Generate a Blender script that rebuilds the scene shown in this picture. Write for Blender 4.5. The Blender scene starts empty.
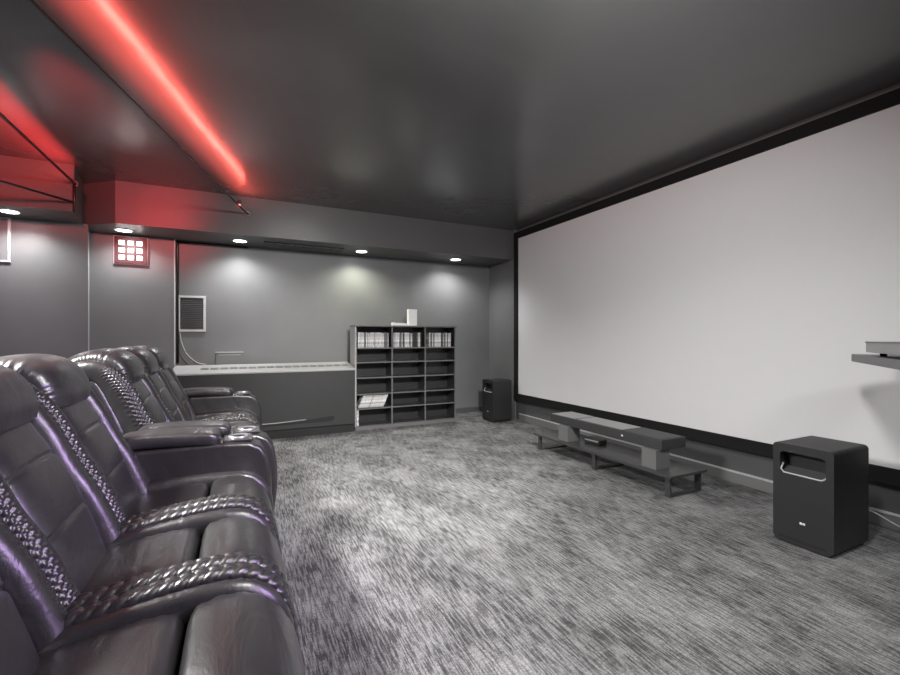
import bpy, bmesh, math, random
from mathutils import Vector, Matrix

scene = bpy.context.scene
C = bpy.context.scene.collection
PI = math.pi
rnd = random.Random(7)

# ------------------------------------------------------------------ camera
CAM_H = 1.15
cam_d = bpy.data.cameras.new('camera')
cam = bpy.data.objects.new('camera', cam_d)
C.objects.link(cam)
cam_d.sensor_width = 36.0
cam_d.lens = 36.0 * 440.0 / 900.0
cam_d.clip_start = 0.02
cam.location = (0, 0, CAM_H)
cam.rotation_euler = (PI / 2, 0, -math.atan(213.0 / 440.0))
scene.camera = cam

# ------------------------------------------------------------------ world, exposure
w = bpy.data.worlds.new('world')
scene.world = w
w.use_nodes = True
w.node_tree.nodes['Background'].inputs[0].default_value = (0.02, 0.02, 0.022, 1)
w.node_tree.nodes['Background'].inputs[1].default_value = 0.5
scene.view_settings.view_transform = 'Standard'
scene.view_settings.look = 'None'
scene.view_settings.gamma = 1
scene.view_settings.exposure = 1.6
scene.view_settings.use_curve_mapping = False


def aim(o, loc, tgt):
    o.location = loc
    d = Vector(tgt) - Vector(loc)
    o.rotation_euler = d.to_track_quat('-Z', 'Y').to_euler()


def area(name, loc, tgt, sx, sy, power, col=(1, 1, 1), spread=180):
    l = bpy.data.lights.new(name, 'AREA')
    l.shape = 'RECTANGLE'
    l.size = sx
    l.size_y = sy
    l.energy = power
    l.color = col
    l.spread = math.radians(spread)
    o = bpy.data.objects.new(name, l)
    C.objects.link(o)
    aim(o, loc, tgt)
    return o


def spot(name, loc, tgt, power, col=(1, 1, 1), angle=100, blend=0.3, r=0.03):
    l = bpy.data.lights.new(name, 'SPOT')
    l.energy = power
    l.color = col
    l.spot_size = math.radians(angle)
    l.spot_blend = blend
    l.shadow_soft_size = r
    o = bpy.data.objects.new(name, l)
    C.objects.link(o)
    aim(o, loc, tgt)
    return o


# unseen lamp over the camera, then lights added to brighten the room
area('unseen_lamp_light', (1.05, 0.75, 2.55), (1.45, 4.2, 0.5), 0.45, 0.45, 33, (1, 0.99, 0.98), 160)
spot('unseen_lamp_light', (1.05, 0.75, 2.56), (1.25, 4.2, 0.0), 300, (1, 0.99, 0.98), 60, 1.0, 0.15)  # added beam that brightens the carpet at the back
area('unseen_lamp_light', (1.7, -0.9, 2.55), (1.7, -0.5, 0), 0.5, 0.5, 10, (1, 0.99, 0.98))  # added fill light behind the camera
area('unseen_lamp_light', (-1.75, 2.4, 2.57), (-0.5, 2.2, 0.45), 0.6, 0.6, 52, (1, 0.99, 0.98), 105)  # added light from behind, lifts seat tops and headrest crests
# purple show lamp
area('purple_lamp_light', (2.2, 0.3, 1.7), (-0.5, 2.1, 0.75), 0.9, 0.9, 4.0, (0.72, 0.48, 1.0), 60)


def strip_light(name, a, b, e, power, col, spread):
    """red light strip lying along a ceiling rod, throwing its light upwards along direction e"""
    a, b, e = Vector(a), Vector(b), Vector(e).normalized()
    xx = (b - a).normalized()
    zz = -(e - xx * e.dot(xx)).normalized()
    yy = zz.cross(xx)
    l = bpy.data.lights.new(name, 'AREA')
    l.shape = 'RECTANGLE'
    l.size = (b - a).length
    l.size_y = 0.012
    l.energy = power
    l.color = col
    l.spread = math.radians(spread)
    o = bpy.data.objects.new(name, l)
    C.objects.link(o)
    o.matrix_world = Matrix.Translation((a + b) / 2) @ Matrix((xx, yy, zz)).transposed().to_4x4()


strip_light('red_strip_light', (0.065, 5.12, 2.497), (-1.0, 1.38, 2.51), (0.55, 0, 1), 7.5, (1, 0.12, 0.09), 150)
strip_light('red_strip_light', (-1.288, 4.85, 2.52), (-1.30, 1.2, 2.52), (-0.6, 0, 0.5), 9.0, (1, 0.05, 0.05), 150)
spot('added_red_wash', (-0.90, 2.3, 2.40), (-0.88, 5.24, 2.66), 120, (1, 0.06, 0.07), 33, 1.0, 0.03)  # added spot without a fixture, reddens the main soffit face
spot('added_red_wash', (-1.75, 2.6, 2.45), (-1.95, 4.93, 2.60), 60, (1, 0.06, 0.06), 34, 0.9, 0.03)  # added spot without a fixture, reddens the left soffit face

# ------------------------------------------------------------------ materials


def newmat(name):
    m = bpy.data.materials.new(name)
    m.use_nodes = True
    nt = m.node_tree
    return m, nt, nt.nodes, nt.links, nt.nodes['Principled BSDF']


def mat(name, col, rough=0.5, metal=0.0, spec=0.5, noise=0.0, nscale=6.0, bump=0.0, bscale=60.0, coat=0.0, emis=None, es=0.0, bdist=0.002, rv=0.0):
    m, nt, N, L, P = newmat(name)
    P.inputs['Roughness'].default_value = rough
    P.inputs['Metallic'].default_value = metal
    P.inputs['Specular IOR Level'].default_value = spec
    P.inputs['Coat Weight'].default_value = coat
    P.inputs['Coat Roughness'].default_value = 0.2
    tc = N.new('ShaderNodeTexCoord')
    n = N.new('ShaderNodeTexNoise')
    n.inputs['Scale'].default_value = nscale
    n.inputs['Detail'].default_value = 4
    L.new(tc.outputs['Object'], n.inputs['Vector'])
    r = N.new('ShaderNodeMapRange')
    r.inputs['To Min'].default_value = 1 - noise
    r.inputs['To Max'].default_value = 1 + noise
    L.new(n.outputs['Fac'], r.inputs['Value'])
    mx = N.new('ShaderNodeVectorMath')
    mx.operation = 'SCALE'
    mx.inputs[0].default_value = col
    L.new(r.outputs['Result'], mx.inputs['Scale'])
    L.new(mx.outputs['Vector'], P.inputs['Base Color'])
    if bump > 0:
        n2 = N.new('ShaderNodeTexNoise')
        n2.inputs['Scale'].default_value = bscale
        n2.inputs['Detail'].default_value = 5
        L.new(tc.outputs['Object'], n2.inputs['Vector'])
        b = N.new('ShaderNodeBump')
        b.inputs['Strength'].default_value = bump
        b.inputs['Distance'].default_value = bdist
        L.new(n2.outputs['Fac'], b.inputs['Height'])
        L.new(b.outputs['Normal'], P.inputs['Normal'])
    if rv > 0:
        r2 = N.new('ShaderNodeMapRange')
        r2.inputs['To Min'].default_value = rough - rv
        r2.inputs['To Max'].default_value = rough + rv
        L.new(n.outputs['Fac'], r2.inputs['Value'])
        L.new(r2.outputs['Result'], P.inputs['Roughness'])
    if emis:
        P.inputs['Emission Color'].default_value = (*emis, 1)
        P.inputs['Emission Strength'].default_value = es
    return m


def carpet_mat():
    m, nt, N, L, P = newmat('carpet')
    P.inputs['Roughness'].default_value = 0.95
    P.inputs['Specular IOR Level'].default_value = 0.15
    tc = N.new('ShaderNodeTexCoord')

    def noise(sx, sy, scale, detail=3, off=0.0):
        mp = N.new('ShaderNodeMapping')
        mp.inputs['Scale'].default_value = (sx, sy, 1)
        mp.inputs['Location'].default_value = (off, off, 0)
        L.new(tc.outputs['Object'], mp.inputs['Vector'])
        n = N.new('ShaderNodeTexNoise')
        n.inputs['Scale'].default_value = scale
        n.inputs['Detail'].default_value = detail
        n.inputs['Roughness'].default_value = 0.6
        L.new(mp.outputs['Vector'], n.inputs['Vector'])
        return n.outputs['Fac']

    def ramp(s, a, b, lo, hi):
        r = N.new('ShaderNodeMapRange')
        r.inputs['From Min'].default_value = a
        r.inputs['From Max'].default_value = b
        r.inputs['To Min'].default_value = lo
        r.inputs['To Max'].default_value = hi
        L.new(s, r.inputs['Value'])
        return r.outputs['Result']

    def op(o, a, b):
        q = N.new('ShaderNodeMath')
        q.operation = o
        for i, v in enumerate((a, b)):
            if isinstance(v, (int, float)):
                q.inputs[i].default_value = v
            else:
                L.new(v, q.inputs[i])
        return q.outputs[0]
    streak = ramp(noise(120, 9, 1.0, 4), 0.44, 0.56, 0, 1)      # long thin lines running along the room
    cross = ramp(noise(9, 70, 1.0, 2, 4.0), 0.42, 0.62, 0, 1)
    patch = ramp(noise(1.6, 1.2, 1.6, 6, 9.0), 0.40, 0.60, 0, 1)
    patch2 = ramp(noise(3.0, 1.4, 2.0, 4, 2.0), 0.42, 0.60, 0, 1)
    fine = ramp(noise(1, 0.6, 190, 3), 0.3, 0.7, 0.55, 1.45)
    v = op('ADD', op('MULTIPLY', streak, 0.50), op('MULTIPLY', cross, 0.10))
    v = op('ADD', v, op('MULTIPLY', patch, 0.25))
    v = op('ADD', v, op('MULTIPLY', patch2, 0.22))
    v = ramp(v, 0.15, 0.95, 0.055, 0.27)
    v = op('MULTIPLY', v, fine)
    cmb = N.new('ShaderNodeCombineColor')
    for i in range(3):
        L.new(v, cmb.inputs[i])
    L.new(cmb.outputs[0], P.inputs['Base Color'])
    b = N.new('ShaderNodeBump')
    b.inputs['Strength'].default_value = 0.7
    b.inputs['Distance'].default_value = 0.004
    L.new(fine, b.inputs['Height'])
    L.new(b.outputs['Normal'], P.inputs['Normal'])
    return m


def leather_mat(name, col, rough, wr):
    m, nt, N, L, P = newmat(name)
    P.inputs['Base Color'].default_value = (*col, 1)
    P.inputs['IOR'].default_value = 1.55
    P.inputs['Coat Weight'].default_value = 0.5
    P.inputs['Coat Roughness'].default_value = 0.3
    tc = N.new('ShaderNodeTexCoord')
    mp = N.new('ShaderNodeMapping')
    mp.inputs['Scale'].default_value = (14, 5, 9)
    L.new(tc.outputs['Object'], mp.inputs['Vector'])
    n = N.new('ShaderNodeTexNoise')
    n.inputs['Scale'].default_value = 1
    n.inputs['Detail'].default_value = 5
    n.inputs['Distortion'].default_value = 0.6
    L.new(mp.outputs['Vector'], n.inputs['Vector'])
    n2 = N.new('ShaderNodeTexNoise')
    n2.inputs['Scale'].default_value = 260
    L.new(tc.outputs['Object'], n2.inputs['Vector'])
    b = N.new('ShaderNodeBump')
    b.inputs['Strength'].default_value = wr
    b.inputs['Distance'].default_value = 0.02
    L.new(n.outputs['Fac'], b.inputs['Height'])
    b2 = N.new('ShaderNodeBump')
    b2.inputs['Strength'].default_value = 0.25
    b2.inputs['Distance'].default_value = 0.001
    L.new(n2.outputs['Fac'], b2.inputs['Height'])
    L.new(b.outputs['Normal'], b2.inputs['Normal'])
    L.new(b2.outputs['Normal'], P.inputs['Normal'])
    L.new(b2.outputs['Normal'], P.inputs['Coat Normal'])
    r = N.new('ShaderNodeMapRange')
    r.inputs['To Min'].default_value = rough - 0.08
    r.inputs['To Max'].default_value = rough + 0.1
    L.new(n.outputs['Fac'], r.inputs['Value'])
    L.new(r.outputs['Result'], P.inputs['Roughness'])
    return m


M = {}
M['carpet'] = carpet_mat()
M['wall'] = mat('wall_paint', (0.165, 0.165, 0.168), 0.42, noise=0.18, nscale=2.2, bump=0.25, bscale=25, rv=0.06)
M['wall_dark'] = mat('dark_wall_paint', (0.085, 0.085, 0.087), 0.4, noise=0.2, nscale=2.2, bump=0.2, bscale=25)
M['soffit'] = mat('soffit_paint', (0.10, 0.10, 0.10), 0.38, noise=0.1, nscale=3, bump=0.15, bscale=25)
M['ceiling'] = mat('ceiling_paint', (0.105, 0.105, 0.105), 0.25, spec=1.0, noise=0.1, nscale=2, bump=0.3, bscale=1.6, bdist=0.03, rv=0.05)
M['base'] = mat('baseboard_paint', (0.16, 0.16, 0.16), 0.35, noise=0.1)
M['screen'] = mat('screen_fabric', (0.72, 0.72, 0.725), 0.9, spec=0.1, noise=0.01, bump=0.05, bscale=400)
M['black'] = mat('black_velvet', (0.012, 0.012, 0.012), 0.8, spec=0.2, noise=0.1)
M['leather'] = leather_mat('leather', (0.019, 0.018, 0.0185), 0.36, 0.3)
M['leather_dark'] = leather_mat('dark_leather', (0.018, 0.016, 0.017), 0.34, 0.25)
M['sub'] = mat('speaker_shell', (0.018, 0.018, 0.018), 0.5, noise=0.2, bump=0.3, bscale=300)
M['sub_grille'] = mat('speaker_cloth', (0.04, 0.04, 0.04), 0.8, noise=0.2, bump=0.5, bscale=500)
M['lip'] = mat('port_lip', (0.45, 0.45, 0.45), 0.35, noise=0.05)
M['white'] = mat('white_print', (0.8, 0.8, 0.8), 0.5, noise=0.02)
M['ledge'] = mat('unit_top_paint', (0.36, 0.36, 0.36), 0.4, noise=0.06)
M['unit'] = mat('unit_paint', (0.035, 0.035, 0.035), 0.38, noise=0.15, bump=0.1, bscale=20)
M['unit_dark'] = mat('unit_slot', (0.01, 0.01, 0.01), 0.7, noise=0.1)
M['shelf'] = mat('bookcase_laminate', (0.035, 0.035, 0.036), 0.3, noise=0.15)
M['shelf_edge'] = mat('bookcase_edge', (0.14, 0.14, 0.14), 0.35, noise=0.1)
M['stand'] = mat('stand_wood', (0.045, 0.045, 0.045), 0.3, noise=0.2, nscale=30)
M['bar'] = mat('soundbar_cloth', (0.035, 0.035, 0.036), 0.5, noise=0.2, bump=0.3, bscale=400)
M['riser'] = mat('riser_paint', (0.13, 0.13, 0.13), 0.4, noise=0.1)
M['bar_top'] = mat('soundbar_painted_sheen', (0.25, 0.25, 0.25), 0.3, noise=0.1)  # pale colour stands in for the screen reflected in the bar top
M['metal'] = mat('grey_metal', (0.35, 0.35, 0.36), 0.35, metal=0.7, noise=0.05)
M['player'] = mat('player_metal', (0.30, 0.30, 0.30), 0.35, metal=0.4, noise=0.05)
M['gloss'] = mat('media_shelf_board', (0.09, 0.09, 0.09), 0.35, noise=0.25, nscale=40)
M['rod'] = mat('rod_metal', (0.05, 0.04, 0.04), 0.3, metal=0.6, noise=0.05)
M['trimlight'] = mat('vent_frame_paint', (0.5, 0.5, 0.5), 0.4, noise=0.05)
M['vent'] = mat('vent_slats', (0.05, 0.05, 0.05), 0.5, noise=0.1)
M['cable'] = mat('pale_cable', (0.45, 0.45, 0.45), 0.5, noise=0.05)
M['cable_dark'] = mat('grey_cable', (0.15, 0.15, 0.15), 0.5, noise=0.05)
M['redframe'] = mat('fixture_frame', (0.07, 0.025, 0.028), 0.4, noise=0.3, nscale=4)
M['lamp'] = mat('lamp_lens', (0.9, 0.9, 0.9), 0.5, emis=(1, 1, 1), es=7.0)
M['lamp_trim'] = mat('lamp_trim', (0.6, 0.6, 0.6), 0.4)
M['diffuser'] = mat('lamp_diffuser', (0.8, 0.8, 0.8), 0.5, emis=(1, 1, 1), es=0.8)
M['block_painted_glow'] = mat('glass_block', (0.85, 0.85, 0.82), 0.3, emis=(1, 0.98, 0.95), es=1.1)  # emission imitates the downlight shining on the squares
M['redled'] = mat('red_led', (0.6, 0.05, 0.05), 0.4, emis=(1, 0.12, 0.1), es=3.0)

# ------------------------------------------------------------------ helpers


def link(name, bm, m, parent=None, smooth=False, recalc=True, bevel=0.0, segs=2):
    if recalc:
        bmesh.ops.recalc_face_normals(bm, faces=bm.faces)
    me = bpy.data.meshes.new(name)
    bm.to_mesh(me)
    bm.free()
    for p in me.polygons:
        p.use_smooth = smooth
    ms = m if isinstance(m, (list, tuple)) else [m]
    for k in ms:
        me.materials.append(k)
    o = bpy.data.objects.new(name, me)
    C.objects.link(o)
    if parent:
        o.parent = parent
    if bevel > 0:
        b = o.modifiers.new('bevel', 'BEVEL')
        b.width = bevel
        b.segments = segs
        b.limit_method = 'ANGLE'
        b.angle_limit = math.radians(40)
        me.polygons.foreach_set('use_smooth', [True] * len(me.polygons))
        wn = o.modifiers.new('wn', 'WEIGHTED_NORMAL')
        wn.keep_sharp = False
    return o


def bx(bm, x0, x1, y0, y1, z0, z1):
    vs = [bm.verts.new((x, y, z)) for z in (z0, z1) for y in (y0, y1) for x in (x0, x1)]
    for f in ((0, 1, 3, 2), (4, 6, 7, 5), (0, 4, 5, 1), (2, 3, 7, 6), (0, 2, 6, 4), (1, 5, 7, 3)):
        bm.faces.new([vs[i] for i in f])
    return bm


def box(name, x0, x1, y0, y1, z0, z1, m, parent=None, bevel=0.0, segs=2):
    return link(name, bx(bmesh.new(), x0, x1, y0, y1, z0, z1), m, parent, bevel=bevel, segs=segs)


def prism(bm, pts, a0, a1, axis='z'):
    def P(p, a):
        if axis == 'z':
            return (p[0], p[1], a)
        if axis == 'y':
            return (p[0], a, p[1])
        return (a, p[0], p[1])
    lo = [bm.verts.new(P(p, a0)) for p in pts]
    hi = [bm.verts.new(P(p, a1)) for p in pts]
    n = len(pts)
    bm.faces.new(lo)
    bm.faces.new(hi[::-1])
    for i in range(n):
        j = (i + 1) % n
        bm.faces.new((lo[i], hi[i], hi[j], lo[j]))
    return bm


def tube(bm, pts, r, n=8, cap=True):
    pts = [Vector(p) for p in pts]
    rings = []
    for i, p in enumerate(pts):
        t = (pts[min(i + 1, len(pts) - 1)] - pts[max(i - 1, 0)]).normalized()
        up = Vector((0, 0, 1)) if abs(t.z) < 0.9 else Vector((0, 1, 0))
        a = t.cross(up).normalized()
        b = a.cross(t).normalized()
        rings.append([bm.verts.new(p + (a * math.cos(2 * PI * k / n) + b * math.sin(2 * PI * k / n)) * r) for k in range(n)])
    for i in range(len(rings) - 1):
        for k in range(n):
            bm.faces.new((rings[i][k], rings[i][(k + 1) % n], rings[i + 1][(k + 1) % n], rings[i + 1][k]))
    if cap:
        bm.faces.new(rings[0][::-1])
        bm.faces.new(rings[-1])
    return bm


def disc(bm, c, r, z0, z1, n=24):
    return prism(bm, [(c[0] + r * math.cos(2 * PI * k / n), c[1] + r * math.sin(2 * PI * k / n)) for k in range(n)], z0, z1)


def catmull(P, n):
    """resample a polyline through P into n points, evenly by arc length"""
    P = [Vector(p) for p in P]
    Q = [P[0] * 2 - P[1]] + P + [P[-1] * 2 - P[-2]]
    dense = []
    for i in range(1, len(Q) - 2):
        for k in range(24):
            t = k / 24
            a, b, c, d = Q[i - 1], Q[i], Q[i + 1], Q[i + 2]
            dense.append(0.5 * ((2 * b) + (c - a) * t + (2 * a - 5 * b + 4 * c - d) * t * t + (3 * b - a - 3 * c + d) * t ** 3))
    dense.append(P[-1])
    L = [0]
    for i in range(1, len(dense)):
        L.append(L[-1] + (dense[i] - dense[i - 1]).length)
    out = []
    j = 0
    for k in range(n):
        s = L[-1] * k / (n - 1)
        while j < len(L) - 2 and L[j + 1] < s:
            j += 1
        f = (s - L[j]) / max(1e-9, L[j + 1] - L[j])
        out.append(dense[j].lerp(dense[j + 1], min(1, f)))
    return out, L[-1]


def sweep(path, yc, hw, th, n=50, ring=32, ex=0.6, disp=None, capround=0.06):
    """upholstered pad: a rounded cross-section (half width hw across y, half thickness th)
    swept along a path of (x, z, [scale]) in the xz plane, ends rounded over"""
    pts, total = catmull([(p[0], p[1], p[2] if len(p) > 2 else 1.0) for p in path], n)
    bm = bmesh.new()
    rings = []
    for i, p in enumerate(pts):
        s = total * i / (n - 1)
        a = pts[max(i - 1, 0)]
        b = pts[min(i + 1, n - 1)]
        t = Vector((b.x - a.x, b.y - a.y))
        t.normalize()
        nx, nz = -t.y, t.x          # left-hand normal
        e = min(s, total - s)
        k = 1.0
        if e < capround:
            q = 1 - e / capround
            k = math.sqrt(max(0.0, 1 - q * q))
            k = 0.12 + 0.88 * k
        H = hw(s / total) if callable(hw) else hw
        T = (th(s / total) if callable(th) else th) * p.z
        H = H - (1 - k) * min(H, capround) * 0.9
        row = []
        for j in range(ring):
            A = 2 * PI * j / ring
            c_, s_ = math.cos(A), math.sin(A)
            y = math.copysign(abs(c_) ** ex, c_) * H
            d = math.copysign(abs(s_) ** ex, s_) * T * k
            if disp:
                dd = disp(s, s / total, y, d / max(T, 1e-6), A)
                L_ = math.hypot(y / max(H, 1e-6), d / max(T, 1e-6)) + 1e-6
                y += dd * (y / H) / L_ * abs(c_) * k
                d += dd * (d / max(T, 1e-6)) / L_ * k
            row.append(bm.verts.new((p.x + nx * d, yc + y, p.y + nz * d)))
        rings.append(row)
    for i in range(n - 1):
        for j in range(ring):
            bm.faces.new((rings[i][j], rings[i][(j + 1) % ring], rings[i + 1][(j + 1) % ring], rings[i + 1][j]))
    bm.faces.new(rings[0][::-1])
    bm.faces.new(rings[-1])
    return bm


def thing(name, label, cat, loc=(0, 0, 0), rz=0, group=None):
    o = bpy.data.objects.new(name, None)
    o.empty_display_size = 0.1
    C.objects.link(o)
    o.location = loc
    o.rotation_euler = (0, 0, rz)
    o['label'] = label
    o['category'] = cat
    if group:
        o['group'] = group
    return o


def tag(o, label, cat, group=None):
    o['label'] = label
    o['category'] = cat
    if group:
        o['group'] = group
    return o


def struct(o):
    o['kind'] = 'structure'
    return o


def copy_tree(o, parent=None):
    c = o.copy()
    C.objects.link(c)
    c.parent = parent
    for ch in [k for k in bpy.data.objects if k.parent == o]:
        copy_tree(ch, c)
    return c


# ------------------------------------------------------------------ room
XR = 3.56      # screen wall
YB = 5.90      # back wall
ZC = 2.67
ZS = 2.257
XL, YF = -2.5, -1.8
struct(box('floor', XL - .1, XR + .1, YF - .1, YB + .1, -0.1, 0, M['carpet']))
struct(box('ceiling', XL - .1, XR + .1, YF - .1, YB + .1, ZC, ZC + 0.1, M['ceiling']))
struct(box('wall_right', XR, XR + .1, YF - .1, YB + .1, 0, ZC, M['wall_dark']))
struct(box('wall_left', XL - .1, XL, YF - .1, YB + .1, 0, ZC, M['wall']))
struct(box('wall_front', XL, XR, YF - .1, YF, 0, ZC, M['wall']))
bm = prism(bmesh.new(), [(XR, YB), (-0.627, YB), (-0.627, 5.78), (-1.395, 5.78), (-1.313, 5.42), (XL, 5.42), (XL, YB + .1), (XR, YB + .1)], 0, ZS)
struct(link('wall_back', bm, M['wall']))
# return of the screen wall beside the screen (lighter tone)
struct(box('wall_back_corner', 3.535, XR, 5.20, YB, 0, ZC, M['wall']))
bm = prism(bmesh.new(), [(XR, 5.24), (-1.06, 5.24), (-1.365, 5.50), (-1.29, 4.93), (XL, 4.93), (XL, YB), (XR, YB)], ZS, ZC)
struct(link('trim_1', bm, M['soffit']))
# slim crown line on top of the screen wall
struct(box('trim_2', XR - 0.035, XR, YF, 5.24, 2.625, 2.637, M['base']))
# baseboards
bm = bmesh.new()
bx(bm, XR - 0.03, XR, YF, 4.70, 0, 0.085)
bx(bm, XR - 0.03, XR, 4.72, 5.10, 0, 0.085)
bx(bm, XR - 0.022, XR, 4.70, 4.72, 0, 0.08)
struct(link('baseboard_right', bm, M['base'], bevel=0.006))
struct(box('trim_3', XR - 0.034, XR, YF, 5.10, 0.0855, 0.093, M['trimlight']))
struct(box('baseboard_back', 2.9, 3.5, YB - 0.02, YB, 0, 0.09, M['wall_dark'], bevel=0.004))
bm = bx(bmesh.new(), XL, -1.33, 5.40, 5.42, 0, 0.09)
struct(link('baseboard_left', bm, M['wall_dark'], bevel=0.004))

# ------------------------------------------------------------------ projection screen
scr = thing('projection_screen', 'huge white fixed projection screen with black border on the right wall', 'screen', (XR, 3.0, 0))
SX = -0.03
y0s, y1s, z0s, z1s = 0.95 - 3.0, 5.105 - 3.0, 0.368, 2.53
box('screen_fabric', SX - 0.002, SX + 0.015, y0s, y1s, z0s, z1s, M['screen'], scr)
bm = bmesh.new()
bx(bm, SX - 0.018, -0.004, y0s - .09, y1s + .085, z1s, z1s + .09)
bx(bm, SX - 0.018, -0.004, y0s - .09, y1s + .085, z0s - .095, z0s)
bx(bm, SX - 0.018, -0.004, y1s, y1s + .085, z0s, z1s)
bx(bm, SX - 0.018, -0.004, y0s - .09, y0s, z0s, z1s)
link('screen_border', bm, M['black'], scr)

# ------------------------------------------------------------------ recliner sofas
COS = math.cos


def quilt(sgn, cell=0.028, amp=0.009):
    """diamond quilting on the outer front quarter of a bolster"""
    def f(s, u, y, d, A):
        fade = 1 / (1 + math.exp((u - 0.74) * 60))
        k = A - 1.5 * PI
        if k < -PI:
            k += 2 * PI
        arc = k * sgn * 0.062
        w_ = 1 / (1 + math.exp(-(arc - 0.0) * 500)) / (1 + math.exp((arc - 0.096) * 500))
        q = (abs(math.sin(PI * (s + arc) / cell)) * abs(math.sin(PI * (s - arc) / cell))) ** 0.5
        return amp * (q - 0.6) * w_ * fade
    return f


def braid(cell=0.034, amp=0.007):
    def f(s, u, y, d, A):
        ph = abs(((A - PI / 2) + PI) % (2 * PI) - PI)
        q = abs(math.sin(PI * s / cell + ph * 1.5))
        groove = math.exp(-(ph / 0.13) ** 2)
        return amp * (q ** 0.6 - 0.5) - 0.004 * groove * 1.0
    return f


def seat_module(root, yc, first, last):
    half = 0.28
    parts = []

    def ruffle(s, u, y, d, A):
        e = abs(y) / 0.21
        return 0.003 * math.sin(s * 170 + y * 9) * max(0, e - 0.55) * 2.2
    # seat pad and leg rest
    th = lambda u: 0.062 + 0.012 * math.sin(PI * u)
    o = link('seat_cushion', sweep([(-0.50, 0.350), (-0.38, 0.368), (-0.22, 0.392), (-0.118, 0.396)], yc, 0.20, th, 40, 40, 0.5, ruffle, 0.04), M['leather'], root, True)
    o = link('leg_rest', sweep([(-0.108, 0.390), (-0.03, 0.408), (0.035, 0.392), (0.078, 0.335), (0.094, 0.25), (0.096, 0.14), (0.085, 0.085)], yc, 0.208, lambda u: 0.068, 60, 40, 0.5, ruffle, 0.04), M['leather'], root, True)
    # back panel with two stitched seams
    def backd(s, u, y, d, A):
        v = 0
        for c in (0.40, 0.70):
            v -= 0.010 * math.exp(-((u - c + 0.03 * (y / 0.19) ** 2) / 0.018) ** 2)
            v += 0.008 * math.exp(-((u - c - 0.010 + 0.03 * (y / 0.19) ** 2) / 0.008) ** 2)
        v += 0.004 * math.sin(y * 60 + u * 3) * math.exp(-((u - 1.0) / 0.1) ** 2)
        return v if math.sin(A) < 0.3 else 0
    link('backrest', sweep([(-0.445, 0.36), (-0.495, 0.50), (-0.56, 0.66), (-0.635, 0.81), (-0.69, 0.92)], yc, 0.185, lambda u: 0.075 + 0.015 * math.sin(PI * u), 110, 40, 0.55, backd, 0.05), M['leather'], root, True)

    # headrest pillow folded over the top
    def headd(s, u, y, d, A):
        e = abs(y) / 0.215
        side = max(0.0, e - 0.72) * 3.2
        v = 0.0035 * math.sin(s * 190 + 2 * math.sin(s * 40)) * side
        v += 0.0035 * math.sin(y * 75 + 1) * math.exp(-(u / 0.16) ** 2)
        return v
    link('headrest', sweep([(-0.640, 0.872, 0.85), (-0.650, 0.935, 1.08), (-0.685, 0.988, 1.12), (-0.755, 1.008, 1.0), (-0.84, 0.99, 0.85), (-0.90, 0.945, 0.6)], yc, lambda u: 0.205 + 0.012 * math.sin(PI * min(1, u * 1.6)), 0.077, 90, 56, 0.62, headd, 0.06), M['leather'], root, True)
    for sg in (-1, 1):
        y = yc + sg * 0.230
        b = link('side_bolster', sweep([(-0.41, 0.37, 0.9), (-0.455, 0.47, 1.0), (-0.505, 0.58, 1.05), (-0.56, 0.69, 1.0), (-0.615, 0.815, 1.0), (-0.66, 0.90, 0.9), (-0.72, 0.96, 0.8), (-0.80, 0.965, 0.7), (-0.87, 0.92, 0.6)], y, lambda u: 0.048, 0.074, 270, 96, 0.8, quilt(sg), 0.05), M['leather'], root, True)
        # seat side roll running forward and down the front, with its braided band
        if (sg == -1 and first) or (sg == 1 and last):
            link('seat_bolster', sweep([(-0.44, 0.405), (-0.30, 0.410), (-0.14, 0.414), (-0.03, 0.412), (0.045, 0.40), (0.098, 0.345), (0.115, 0.26), (0.11, 0.14), (0.09, 0.085)], yc + sg * 0.232, 0.038, 0.058, 90, 28, 0.7, None, 0.04), M['leather'], root, True)
            continue
        r = link('seat_bolster', sweep([(-0.48, 0.372), (-0.36, 0.395), (-0.18, 0.420), (-0.04, 0.428), (0.035, 0.408), (0.080, 0.345), (0.096, 0.26), (0.098, 0.14), (0.085, 0.085)], yc + sg * 0.222, 0.046, 0.060, 90, 28, 0.8, None, 0.04), M['leather'], root, True)
        link('braided_band', sweep([(-0.47, 0.425), (-0.34, 0.455), (-0.18, 0.478), (-0.04, 0.486), (0.050, 0.464), (0.112, 0.395), (0.142, 0.27), (0.142, 0.14), (0.128, 0.085)], yc + sg * 0.245, 0.031, 0.022, 300, 36, 0.85, braid(), 0.03), M['leather'], r, True)
    # upholstered shell behind
    link('back_shell', sweep([(-0.60, 0.18), (-0.62, 0.45), (-0.70, 0.70), (-0.80, 0.93)], yc, half - 0.012, 0.085, 40, 32, 0.35, None, 0.06), M['leather_dark'], root, True)


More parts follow.
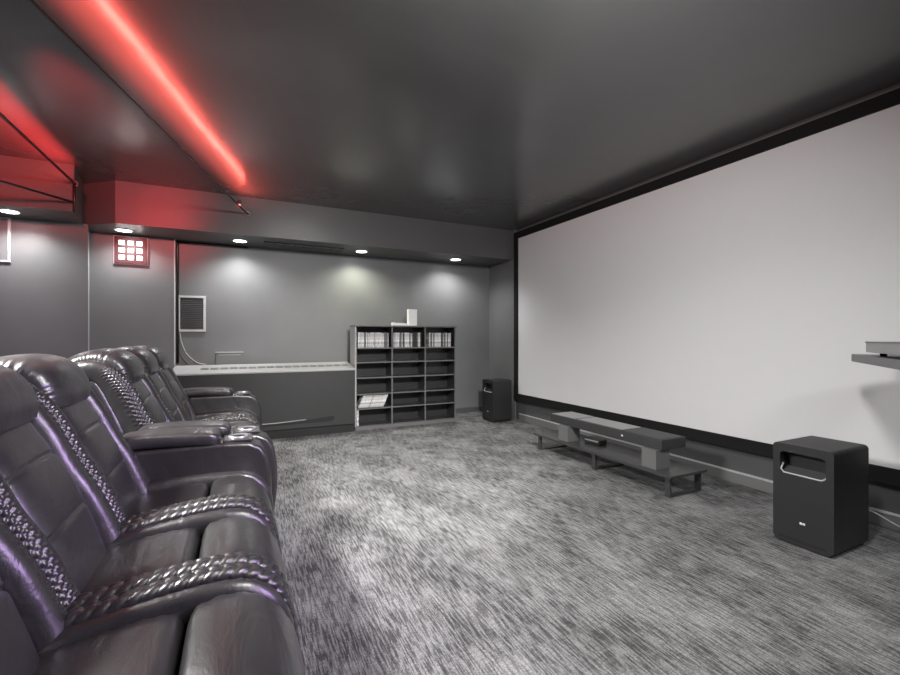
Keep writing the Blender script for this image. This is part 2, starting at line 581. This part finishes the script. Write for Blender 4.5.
def arm(root, yc):
    hw = 0.092
    prof = [(-0.80, 0.05), (0.10, 0.05), (0.145, 0.12), (0.168, 0.30), (0.165, 0.42), (0.148, 0.52), (0.115, 0.575), (0.06, 0.603), (-0.06, 0.612), (-0.60, 0.612), (-0.78, 0.56)]
    bm = prism(bmesh.new(), prof, yc - hw, yc + hw, 'y')
    link('armrest', bm, M['leather_dark'], root, bevel=0.022, segs=4)
    link('arm_pad', sweep([(-0.52, 0.640), (-0.40, 0.648), (-0.20, 0.642), (-0.075, 0.630)], yc, hw + 0.006, 0.036, 40, 32, 0.45, None, 0.05), M['leather'], root, True)
    cp = box('cup_holder_plate', -0.065, 0.075, yc - 0.07, yc + 0.07, 0.606, 0.622, M['leather'], root, bevel=0.006)
    bm = bmesh.new()
    n = 28
    rr = []
    for (r, z) in ((0.050, 0.622), (0.050, 0.630), (0.040, 0.630), (0.037, 0.624), (0.037, 0.6245)):
        rr.append([bm.verts.new((0.008 + r * COS(2 * PI * k / n), yc + r * math.sin(2 * PI * k / n), z)) for k in range(n)])
    for i in range(len(rr) - 1):
        for k in range(n):
            bm.faces.new((rr[i][k], rr[i][(k + 1) % n], rr[i + 1][(k + 1) % n], rr[i + 1][k]))
    link('cup_rim', bm, M['metal'], cp, True)
    link('cup_well', disc(bmesh.new(), (0.008, yc), 0.038, 0.6222, 0.6245), M['black'], cp)


sofa = thing('recliner_sofa', 'dark leather three-seat recliner sofa nearest the camera, red and purple sheen', 'sofa', (0.0, 0.63, 0), 0, 'two recliner sofas in a row')
box('base', -0.72, 0.10, 0.02, 2.04, 0.012, 0.26, M['leather_dark'], sofa, bevel=0.02)
arm(sofa, 0.092)
for k in range(3):
    seat_module(sofa, 0.51 + 0.56 * k, k == 0, k == 2)
arm(sofa, 1.975)
sofa2 = copy_tree(sofa)
sofa2.location = (0.045, 2.71, 0)
for ch in list(sofa.children):
    if ch.name.split('.')[0] in ('armrest', 'arm_pad', 'cup_holder_plate') and min(v.co.y for v in ch.data.vertices) < 0.5:
        ch.location.y -= 0.13
link('seat_bolster', sweep([(-0.44, 0.40), (-0.14, 0.41), (-0.02, 0.40), (0.045, 0.38), (0.098, 0.33), (0.11, 0.14), (0.09, 0.085)], 0.16, 0.11, 0.05, 60, 28, 0.6, None, 0.04), M['leather'], sofa, True)
box('base', -0.72, 0.10, -0.13, 0.03, 0.012, 0.26, M['leather_dark'], sofa, bevel=0.02)
sofa2['label'] = 'dark leather three-seat recliner sofa farther back, by the low wall unit'

# ------------------------------------------------------------------ wall heating unit
un = thing('heating_unit', 'long low black wall unit with pale slotted top under the vent', 'heater', (0, 5.33, 0))
x0, x1 = -0.62, 1.29
box('cabinet', x0, x1, 0.0, 0.44, 0.10, 0.752, M['unit'], un, bevel=0.004)
box('plinth', x0, x1, 0.02, 0.44, 0.0, 0.10, M['unit_dark'], un)
bm = prism(bmesh.new(), [(-0.012, 0.752), (-0.012, 0.772), (0.44, 0.835), (0.44, 0.752)], x0 - .005, x1 + .01, 'x')
top = link('unit_top', bm, M['ledge'], un, bevel=0.004)
bm = bmesh.new()
zt = lambda y: 0.772 + (y + 0.012) * 0.063 / 0.452
for k in range(17):
    xs = -0.36 + k * 0.096
    for j in range(2):
        ya = 0.16 + j * 0.06
        v = [bm.verts.new(p) for p in ((xs, ya, zt(ya) + .0015), (xs + .078, ya, zt(ya) + .0015), (xs + .078, ya + .035, zt(ya + .035) + .0015), (xs, ya + .035, zt(ya + .035) + .0015))]
        bm.faces.new(v)
link('air_slots', bm, M['vent'], top)
bm = prism(bmesh.new(), [(x0 + .2, .150), (x0 + .2, .172), (0.62, .182), (1.02, .218), (1.045, .212), (1.045, .17), (1.0, .155)], -0.006, 0.02, 'y')
link('intake_slot', bm, M['unit_dark'], un)
link('intake_highlight', tube(bmesh.new(), [(x0 + .2, -0.008, .176), (0.4, -0.008, .182), (0.72, -0.008, .198)], 0.006, 6), M['ledge'], un, True)  # pale tube imitates the highlight along the slot
box('side_panel', x1, x1 + .004, 0.0, 0.44, 0.1, 0.752, M['unit'], un)

# ------------------------------------------------------------------ bookcase
bc = thing('media_bookcase', 'black three-column bookcase with disc cases beside the low wall unit', 'bookcase', (0, 5.43, 0))
bX = [1.335, 1.800, 2.262, 2.700]
D = 0.25
rows = [0.045, 0.262, 0.444, 0.649, 0.843, 1.023]
TOP = 1.305
pale = M['shelf_edge']


def edged(name, x0, x1, z0, z1, parent):
    bm = bx(bmesh.new(), x0, x1, 0.0, D - .012, z0, z1)
    o = link(name, bm, [M['shelf'], pale], parent)
    for p in o.data.polygons:
        if p.normal.y < -0.9:
            p.material_index = 1
    return o


box('side_panel', bX[0] - .018, bX[0] + 0.002, 0.0, D, 0.0, TOP, M['ledge'], bc)
edged('side_panel', bX[3] - 0.002, bX[3] + .016, 0.0, TOP, bc)
for x in bX[1:3]:
    edged('divider', x - .009, x + .009, 0.045, TOP - .018, bc)
box('back_panel', bX[0] + .002, bX[3] - .002, D - .012, D, 0.0, TOP - .018, M['shelf'], bc)
box('top_board', bX[0] - .022, bX[3] + .03, -0.012, D, TOP - .018, TOP, M['riser'], bc, bevel=.002)
box('plinth', bX[0] - .02, bX[3] + .07, -0.04, D - .02, 0.0, 0.040, M['shelf_edge'], bc, bevel=.003)
for c in range(3):
    for r_, z in enumerate(rows):
        edged('shelf', bX[c] + (0.009 if c else 0.002), bX[c + 1] - 0.009, z - .016, z, bc)

# disc cases
case_cols = [(0.75, 0.75, 0.75), (0.85, 0.85, 0.85), (0.5, 0.5, 0.5), (0.16, 0.16, 0.17), (0.8, 0.78, 0.76), (0.04, 0.04, 0.04)]
case_m = []
for i, c_ in enumerate(case_cols):
    mm, nt, N, L, P = newmat('disc_case')
    P.inputs['Roughness'].default_value = 0.4
    tc = N.new('ShaderNodeTexCoord')
    mp = N.new('ShaderNodeMapping')
    mp.inputs['Scale'].default_value = (60, 3, 22)
    L.new(tc.outputs['Object'], mp.inputs['Vector'])
    n = N.new('ShaderNodeTexNoise')
    n.inputs['Scale'].default_value = 1.3
    n.inputs['Detail'].default_value = 2
    L.new(mp.outputs['Vector'], n.inputs['Vector'])
    mr = N.new('ShaderNodeMapRange')
    mr.inputs['From Min'].default_value = 0.35
    mr.inputs['From Max'].default_value = 0.65
    mr.inputs['To Min'].default_value = 0.25
    mr.inputs['To Max'].default_value = 1.1
    L.new(n.outputs['Fac'], mr.inputs['Value'])
    sc = N.new('ShaderNodeVectorMath')
    sc.operation = 'SCALE'
    sc.inputs[0].default_value = c_
    L.new(mr.outputs['Result'], sc.inputs['Scale'])
    L.new(sc.outputs['Vector'], P.inputs['Base Color'])
    case_m.append(mm)
protos = {}


def disc_case(x, y, z, wd, ht, mi, label, group, tilt=0.0):
    key = (round(wd, 3), round(ht, 3), mi)
    if key not in protos:
        o = box('disc_case', 0, wd - .0012, 0, 0.135, 0, ht, case_m[mi], bevel=0.0012, segs=1)
        protos[key] = o
    else:
        o = protos[key].copy()
        C.objects.link(o)
    o.location = (x, y, z)
    o.rotation_euler = (0, tilt, 0)
    o['label'] = label
    o['category'] = 'disc case'
    o['group'] = group
    return o


names = ['left', 'middle', 'right']
for c in range(3):
    x = bX[c] + 0.022 + (0.045 if c == 2 else 0.005)
    xe = bX[c + 1] - 0.03
    while x < xe - 0.02:
        wd = rnd.choice((0.016, 0.016, 0.020, 0.026))
        mi = rnd.choice((0, 0, 1, 1, 2, 4, 5, 3))
        disc_case(x, 5.455 + rnd.uniform(0, 0.006), rows[5], wd, rnd.choice((0.19, 0.19, 0.182)), mi,
                  'disc case upright in the top row of the bookcase, %s column' % names[c],
                  'disc cases in the top row, %s column' % names[c])
        x += wd
# leaning row
tl = 0.42
x = bX[0] + 0.03
k = 0
while k < 18:
    wd = 0.016
    disc_case(x + wd * math.sin(tl) * 0, 5.455, rows[1] + (wd + 0.001) * math.sin(tl), wd, 0.165, rnd.choice((0, 1, 2, 4, 3, 1)),
              'disc case leaning right in the slanted row, bookcase left column near the bottom',
              'leaning disc cases in the left column', tl)
    x += wd / COS(tl) + 0.0008
    k += 1
o = disc_case(bX[0] + 0.012, 5.455, rows[0], 0.026, 0.19, 1, 'lone pale case standing upright in the bottom left bookcase compartment', 'single case')
del o['group']
# on top
o = thing('white_box', 'upright white carton standing on top of the black bookcase', 'box', (2.095, 5.45, TOP))
box('carton', -.058, .058, 0, .08, 0, .215, M['white'], o, bevel=.004)
box('lid_flap', -.059, .059, -.001, .081, .192, .217, M['white'], o, bevel=.003)
o = thing('white_book', 'white papers and booklet lying flat on top of the bookcase', 'booklet', (1.94, 5.46, TOP))
bm = prism(bmesh.new(), [(-.10, 0), (-.10, .045), (-.085, .036), (.06, .034), (.105, .010), (.105, 0)], 0, .14, 'y')
link('pages', bm, M['white'], o, bevel=.003)

# ------------------------------------------------------------------ floor cables by the corner
for (pts, lab) in (([(2.74, 5.66, .07), (2.85, 5.70, .055), (3.0, 5.72, .03), (3.15, 5.70, .045), (3.3, 5.66, .04)], 'upper pale cable on the floor behind the far subwoofer'),
                   ([(2.74, 5.60, .012), (2.9, 5.66, .012), (3.05, 5.60, .012), (3.2, 5.62, .012), (3.32, 5.60, .012)], 'lower grey cable lying on the carpet beside the far subwoofer')):
    p, _ = catmull(pts, 24)
    tag(link('cable', tube(bmesh.new(), p, .007, 8), M['cable_dark'], None, True), lab, 'cable')

# ------------------------------------------------------------------ subwoofers


def subwoofer(name, label, loc, wx, wy, ht):
    """front face towards -x, with a wide port mouth, pale lip, floor slot and small white mark"""
    t = thing(name, label, 'subwoofer', loc, 0, 'pair of black subwoofers')
    wy2 = wy / 2
    # shell: side outline in yz with rounded corners and foot notch, extruded in x
    r = 0.022
    pts = []
    for (cy, cz, a0) in ((wy2 - r, ht - r, 0), (-wy2 + r, ht - r, 90), (-wy2 + 0.035, 0.043, 180), (wy2 - 0.035, 0.043, 270)):
        rad = r if cz > 0.3 else 0.035
        for k in range(5):
            a = math.radians(a0 + 22.5 * k)
            pts.append((cy + rad * COS(a), cz + rad * math.sin(a)))
    bm = bmesh.new()
    py0, py1, pz0, pz1 = -wy2 + .035, wy2 - .035, ht - .165, ht - .045
    # body behind the baffle
    prism(bm, pts, 0.075, wx, 'x')
    link('shell', bm, M['sub'], t, bevel=.006)
    # baffle with an opening
    rp = 0.02
    inner = []
    for (cy, cz, a0) in ((py1 - rp, pz1 - rp, 0), (py0 + rp, pz1 - rp, 90), (py0 + rp, pz0 + rp, 180), (py1 - rp, pz0 + rp, 270)):
        for k in range(5):
            a = math.radians(a0 + 22.5 * k)
            inner.append((cy + rp * COS(a), cz + rp * math.sin(a)))
    bm = bmesh.new()
    n = len(pts)
    oF = [bm.verts.new((0, *p)) for p in pts]
    oB = [bm.verts.new((0.075, *p)) for p in pts]
    iF = [bm.verts.new((0, *p)) for p in inner]
    iB = [bm.verts.new((0.075, *p)) for p in inner]
    for i in range(n):
        j = (i + 1) % n
        bm.faces.new((oF[i], oF[j], iF[j], iF[i]))
        bm.faces.new((oF[i], oB[i], oB[j], oF[j]))
        bm.faces.new((iF[i], iF[j], iB[j], iB[i]))
    link('baffle', bm, M['sub'], t)
    # lip along the port's lower edge
    lp = tube(bmesh.new(), [(0.045, py0 + .004, pz0 + .035), (0.008, py0 + .006, pz0 + .012), (-0.001, py0 + .02, pz0 + .004), (-0.001, py1 - .02, pz0 + .004), (0.004, py1 - .004, pz0 + .02), (0.03, py1 - .004, pz0 + .05)], .0045, 8)
    link('port_lip', lp, M['lip'], t, True)
    link('port_ramp', prism(bmesh.new(), [(0.004, pz0 + .002), (0.072, pz0 + .03), (0.072, pz0 + .001)], py0 + .006, py1 - .006, 'y'), M['sub_grille'], t)
    # foot plate with the slot above it
    ft = box('foot', 0.012, wx - .012, -wy2 + .02, wy2 - .02, 0.0, 0.022, M['unit_dark'], t, bevel=.003)
    link('slot', bx(bmesh.new(), -0.001, 0.004, -wy2 + .035, wy2 - .03, 0.028, 0.042), M['unit_dark'], t)
    bm = bmesh.new()
    for k in range(2):
        bx(bm, -0.0015, 0.001, -0.001 - k * .014, 0.010 - k * .014, ht * .235, ht * .235 + .011)
    bx(bm, -0.0015, 0.001, -0.016, 0.010, ht * .235 - .001, ht * .235 + .002)
    link('badge', bm, M['white'], t)
    return t


subwoofer('subwoofer', 'large black subwoofer at right, on the carpet in front of the screen', (2.767, 1.321, 0), 0.375, 0.286, 0.556)
subwoofer('subwoofer', 'far black subwoofer standing in the corner beyond the screen', (3.10, 5.215, 0), 0.30, 0.286, 0.566)
p, _ = catmull([(3.12, 1.24, .17), (3.26, 1.22, .16), (3.34, 1.12, .09), (3.42, 1.0, .04), (3.5, .9, .04)], 24)
tag(link('cable', tube(bmesh.new(), p, .004, 8), M['cable'], None, True), 'thin white cable trailing behind the large near subwoofer', 'cable')

# ------------------------------------------------------------------ stand and soundbar
st = thing('media_stand', 'low black stand with metal loop legs in front of the screen', 'stand', (2.76, 2.935, 0))
box('board', 0, .40, -.815, .785, .145, .165, M['stand'], st, bevel=.002)
for y in (-.765, -.035, .725):
    bm = bmesh.new()
    a, b, c_ = .02, .012, .375
    bx(bm, 0.03, 0.03 + a, y - .02, y + .02, 0, .145)
    bx(bm, c_ - a, c_, y - .02, y + .02, 0, .145)
    bx(bm, 0.03 + a, c_ - a, y - .02, y + .02, 0, .012)
    link('loop_leg', bm, M['stand'], st)
for y in (-.60, .37):
    box('riser_block', .035, .185, y - .065, y + .065, .165, .31, M['riser'], st, bevel=.002)

sb = thing('soundbar', 'long dark soundbar resting on the stand risers below the screen', 'soundbar', (2.83, 2.89, .31))
ln = 0.64
bm = bmesh.new()
prism(bm, [(0, 0), (0.27, 0), (0.27, .078), (0.004, .078), (0, .074)], -ln, ln, 'y')
link('cabinet', bm, M['bar'], sb, bevel=.004)
bm = bmesh.new()
# raised top grilles at both ends and the glossy centre section
prism(bm, [(.012, ln - .33), (.258, ln - .33), (.258, ln - .012), (.012, ln - .012)], .078, .081)
link('top_grille', bm, M['bar_top'], sb)
bm = prism(bmesh.new(), [(.012, -ln + .012), (.258, -ln + .012), (.258, -.26), (.012, -.26)], .078, .081)
link('top_grille', bm, M['bar'], sb)
bm = prism(bmesh.new(), [(.03, -.24), (.258, -.24), (.258, ln - .35), (.03, ln - .35)], .078, .080)
link('glossy_panel', bm, M['bar_top'], sb)
bm = bmesh.new()
bm_ = [bm.verts.new((-0.002, -0.27 + .009 * COS(2 * PI * k / 16), .04 + .009 * math.sin(2 * PI * k / 16))) for k in range(16)]
bm.faces.new(bm_)
link('badge', bm, M['white'], sb, recalc=False)

db = thing('streaming_box', 'small dark box lying on the stand under the soundbar', 'box', (3.0, 3.08, .165), 0.12)
box('case', -0.05, 0.06, -.07, .10, 0.002, .045, M['bar'], db, bevel=.006)
box('front_panel', -.0525, -.049, -.06, .09, .028, .040, M['lip'], db)
box('foot', -0.04, 0.05, -.06, .09, 0.0, .003, M['unit_dark'], db)

# ------------------------------------------------------------------ media shelf with player, at the right edge
u = Vector((-0.842, -0.539, 0)).normalized()    # direction of the visible edge, towards the camera
ang = math.atan2(u.y, u.x)
ms = thing('media_shelf', 'dark shelf board reaching in from the right edge before the screen', 'shelf', (3.20, 1.28, 0), ang)
box('shelf_board', 0.0, 1.25, 0.0, 0.26, 1.012, 1.055, M['gloss'], ms, bevel=.002)
box('support_post', 1.10, 1.16, 0.10, 0.16, 0.0, 1.012, M['stand'], ms, bevel=.004)
box('support_foot', 0.98, 1.25, 0.0, 0.26, 0.0, 0.02, M['stand'], ms, bevel=.004)
pl = thing('disc_player', 'grey media player sitting on the shelf at the right edge', 'player', (3.20, 1.28, 1.055), ang)
box('case', 0.25, 0.85, 0.01, 0.25, 0.018, 0.070, M['player'], pl, bevel=.003)
box('top_plate', 0.247, 0.853, 0.007, 0.253, 0.067, 0.074, M['gloss'], pl)
for fx in (.33, .78):
    for fy in (.06, .20):
        link('foot', disc(bmesh.new(), (fx, fy), .014, 0, .018, 12), M['unit_dark'], pl)

# ------------------------------------------------------------------ downlights in the soffit
dl = [(-1.80, 5.15), (-1.05, 5.55), (0.03, 5.58), (1.44, 5.58), (2.79, 5.58)]
dlab = ['at far left above the pale wall panel', 'above the lit square panel', 'between the wall vent and the ceiling grille', 'above the bookcase left side, slightly greenish', 'nearest the screen corner']
dcol = [(1, 1, 1), (1, 1, 1), (1, 1, 1), (0.97, 1.0, 0.80), (1, 1, 1)]
dpow = [19, 14, 25, 22, 22]
dpr = None
for i, (x, y) in enumerate(dl):
    if dpr is None:
        d = dpr = thing('downlight', '', 'downlight', (x, y, ZS), 0, 'recessed downlights in the soffit')
        bm = bmesh.new()
        n = 32
        rr = [[bm.verts.new((r * COS(2 * PI * k / n), r * math.sin(2 * PI * k / n), z)) for k in range(n)] for (r, z) in ((.085, -.0005), (.083, -.006), (.068, -.007), (.066, -.002))]
        for a in range(3):
            for k in range(n):
                bm.faces.new((rr[a][k], rr[a][(k + 1) % n], rr[a + 1][(k + 1) % n], rr[a + 1][k]))
        link('trim_ring', bm, M['lamp_trim'], d, True)
        link('lens', disc(bmesh.new(), (0, 0), .066, -.0045, -.001, 32), M['lamp'], d)
    else:
        d = copy_tree(dpr)
        d.location = (x, y, ZS)
    d['label'] = 'round recessed white downlight in the soffit, ' + dlab[i]
    spot('downlight_light', (x, y, ZS - .012), (x, y + 0.02, 0), dpow[i], dcol[i], 150, 0.75, .06)

# lamp bodies outside the frame: one over the camera, two added for fill
for k, (x, y, s_) in enumerate(((1.05, 0.75, .2), (1.7, -0.9, .27), (-1.75, 2.4, .26))):
    t = thing('unseen_ceiling_lamp', ('square flat ceiling lamp over the camera', 'added larger square fill lamp behind the camera, unseen', 'added unseen square lamp brightening the recliner sofas from behind')[k], 'lamp', (x, y, ZC))
    bm = bmesh.new()
    bx(bm, -s_ - .02, s_ + .02, -s_ - .02, -s_, -.08, 0)
    bx(bm, -s_ - .02, s_ + .02, s_, s_ + .02, -.08, 0)
    bx(bm, -s_ - .02, -s_, -s_, s_, -.08, 0)
    bx(bm, s_, s_ + .02, -s_, s_, -.08, 0)
    link('frame', bm, M['lamp_trim'], t)
    box('diffuser', -s_, s_, -s_, s_, -.03, -.015, M['diffuser'], t)

# red lamp at the top of the soffit
t = thing('red_lamp', 'tiny red lamp on the soffit top beside the ceiling rod end', 'lamp', (0.02, 5.24, 2.595))
box('body', -.02, .02, -.03, 0, -.02, .02, M['rod'], t, bevel=.004)
link('lens', disc(bmesh.new(), (0, -.015), .014, -.026, -.02, 16), M['redled'], t)

# ceiling grille under the soffit
t = thing('ceiling_grille', 'long narrow air grille on the soffit underside', 'vent', (0.74, 5.56, ZS))
bm = bmesh.new()
bx(bm, -.46, .46, -.075, -.06, -.008, 0)
bx(bm, -.46, .46, .06, .075, -.008, 0)
bx(bm, -.46, -.445, -.06, .06, -.008, 0)
bx(bm, .445, .46, -.06, .06, -.008, 0)
link('frame', bm, M['wall_dark'], t)
bm = bmesh.new()
for k in range(8):
    bx(bm, -.43 + k * .108, -.43 + k * .108 + .085, -.04, .04, -.006, -.001)
link('louvre', bm, M['base'], t)

# wall vent
t = thing('wall_vent', 'square louvred vent with pale frame on the back wall', 'vent', (-0.471, YB, 1.425))
w2, h2, fr = .1425, .2085, .026
bm = bmesh.new()
bx(bm, -w2, w2, -.022, 0, h2 - fr, h2)
bx(bm, -w2, w2, -.022, 0, -h2, -h2 + fr)
bx(bm, -w2, -w2 + fr, -.022, 0, -h2 + fr, h2 - fr)
bx(bm, w2 - fr, w2, -.022, 0, -h2 + fr, h2 - fr)
link('frame', bm, M['trimlight'], t, bevel=.003)
bm = bmesh.new()
for k in range(17):
    z = -h2 + fr + .006 + k * (2 * h2 - 2 * fr) / 17.0
    prism(bm, [(-.016, z), (-.004, z + .012), (-.002, z + .012), (-.014, z)], -w2 + fr, w2 - fr, 'x')
link('slats', bm, M['wall_dark'], t)
box('backing', -w2 + fr, w2 - fr, -.004, 0, -h2 + fr, h2 - fr, M['vent'], t)

# conduit, cords
bm = tube(bmesh.new(), [(-0.609, YB - .018, .86), (-0.609, YB - .018, 2.20), (-0.60, YB - .018, 2.235), (-0.56, YB - .018, 2.24), (0.12, YB - .018, 2.24)], .012, 8)
tag(link('conduit', bm, M['rod'], None, True), 'dark conduit running up beside the wall vent and along the soffit', 'conduit')
tag(box('corner_bead', -0.635, -0.622, 5.768, 5.782, .84, ZS, M['trimlight'], bevel=.003), 'thin pale corner strip running up left of the wall vent', 'strip')
tag(box('corner_bead', -1.402, -1.389, 5.760, 5.782, .0, ZS, M['trimlight'], bevel=.003), 'thin pale corner strip left of the lit square panel', 'strip')
for (pts, lab, rr) in (([(-.59, YB - .012, 1.21), (-.575, YB - .012, 1.10), (-.52, YB - .02, .96), (-.42, YB - .03, .86), (-.33, YB - .04, .835)], 'pale cord hanging below the wall vent, outer curve', .006),
                       ([(-.60, YB - .012, 1.21), (-.60, YB - .012, 1.05), (-.57, YB - .02, .93), (-.50, YB - .03, .845), (-.46, YB - .04, .83)], 'grey cord hanging below the wall vent, inner curve', .005)):
    p, _ = catmull(pts, 30)
    tag(link('cord', tube(bmesh.new(), p, rr, 8), M['cable'] if rr > .0055 else M['cable_dark'], None, True), lab, 'cord')

# wall access box above the unit
t = thing('access_box', 'small wall box with pale top edge just above the low wall unit', 'box', (-0.08, YB, .895))
box('body', -.145, .145, -.03, 0, -.08, .075, M['wall'], t, bevel=.003)
box('top_edge', -.15, .15, -.036, 0, .075, .083, M['trimlight'], t)
box('cover_edge', -.12, .12, -.033, -.029, .045, .050, M['trimlight'], t)

# lit square panel
t = thing('lit_panel', 'square dark red fixture with nine white squares on the wall, downlight on them imitated by glow', 'light fixture', (-1.028, 5.78, 2.085))
s2 = .145
bm = bx(bmesh.new(), -s2, s2, -.03, 0, -s2, s2)
link('frame', bm, M['redframe'], t, bevel=.003)
bm = bmesh.new()
bx(bm, -s2 - .008, s2 + .008, -.02, 0, s2, s2 + .008)
bx(bm, -s2 - .008, s2 + .008, -.02, 0, -s2 - .008, -s2)
bx(bm, s2, s2 + .008, -.02, 0, -s2, s2)
bx(bm, -s2 - .008, -s2, -.02, 0, -s2, s2)
link('border', bm, M['trimlight'], t)
for i in range(3):
    for j in range(3):
        box('lit_square', -.083 + i * .078 - .026 + .005, -.083 + i * .078 + .026 + .005, -.034, -.029, -.078 + j * .078 - .024, -.078 + j * .078 + .024, M['block_painted_glow'], t, bevel=.003)

# pale panel, far left
t = thing('wall_panel', 'pale framed wall panel at the far left edge', 'panel', (-2.10, 5.42, 2.04))
bm = bmesh.new()
bx(bm, .205, .225, -.02, 0, -.18, .20)
bx(bm, -.225, .225, -.02, 0, -.20, -.18)
bx(bm, -.225, -.205, -.02, 0, -.18, .20)
bx(bm, -.225, .225, -.02, 0, .20, .212)
link('frame', bm, M['trimlight'], t, bevel=.002)
box('panel', -.205, .205, -.008, 0, -.18, .20, M['wall'], t)

# ------------------------------------------------------------------ ceiling rods


def rod(a, b, r, label, hook=True):
    t = thing('ceiling_rod', label, 'rod', a)
    A = Vector(a)
    B = Vector(b)
    link('rod', tube(bmesh.new(), [(0, 0, 0), (B - A) * .5, B - A], r, 8), M['rod'], t, True)
    if hook:
        link('eye_hook', tube(bmesh.new(), [(0.022 * COS(k * PI / 6), -0.004, 0.022 * math.sin(k * PI / 6)) for k in range(13)], .005, 6), M['metal'], t, True)
        box('wall_plate', -.02, .02, -.004, .004, -.03, .03, M['rod'], t)
    return t


rod((0.10, 5.235, 2.486), (-1.30, 0.32, 2.50), .0075, 'long thin rod under the ceiling ending at an eye hook on the soffit')
rod((-1.285, 4.925, 2.504), (-1.30, 1.0, 2.50), .010, 'black rod under the ceiling ending at the soffit corner on the left')
rod((-1.30, 4.90, 2.336), (-2.45, 3.4, 2.34), .010, 'black slanting brace below the left ceiling rod', False)
rod((-1.287, 4.918, 2.515), (-1.287, 4.918, 2.25), .011, 'short black upright post at the left soffit corner', False)
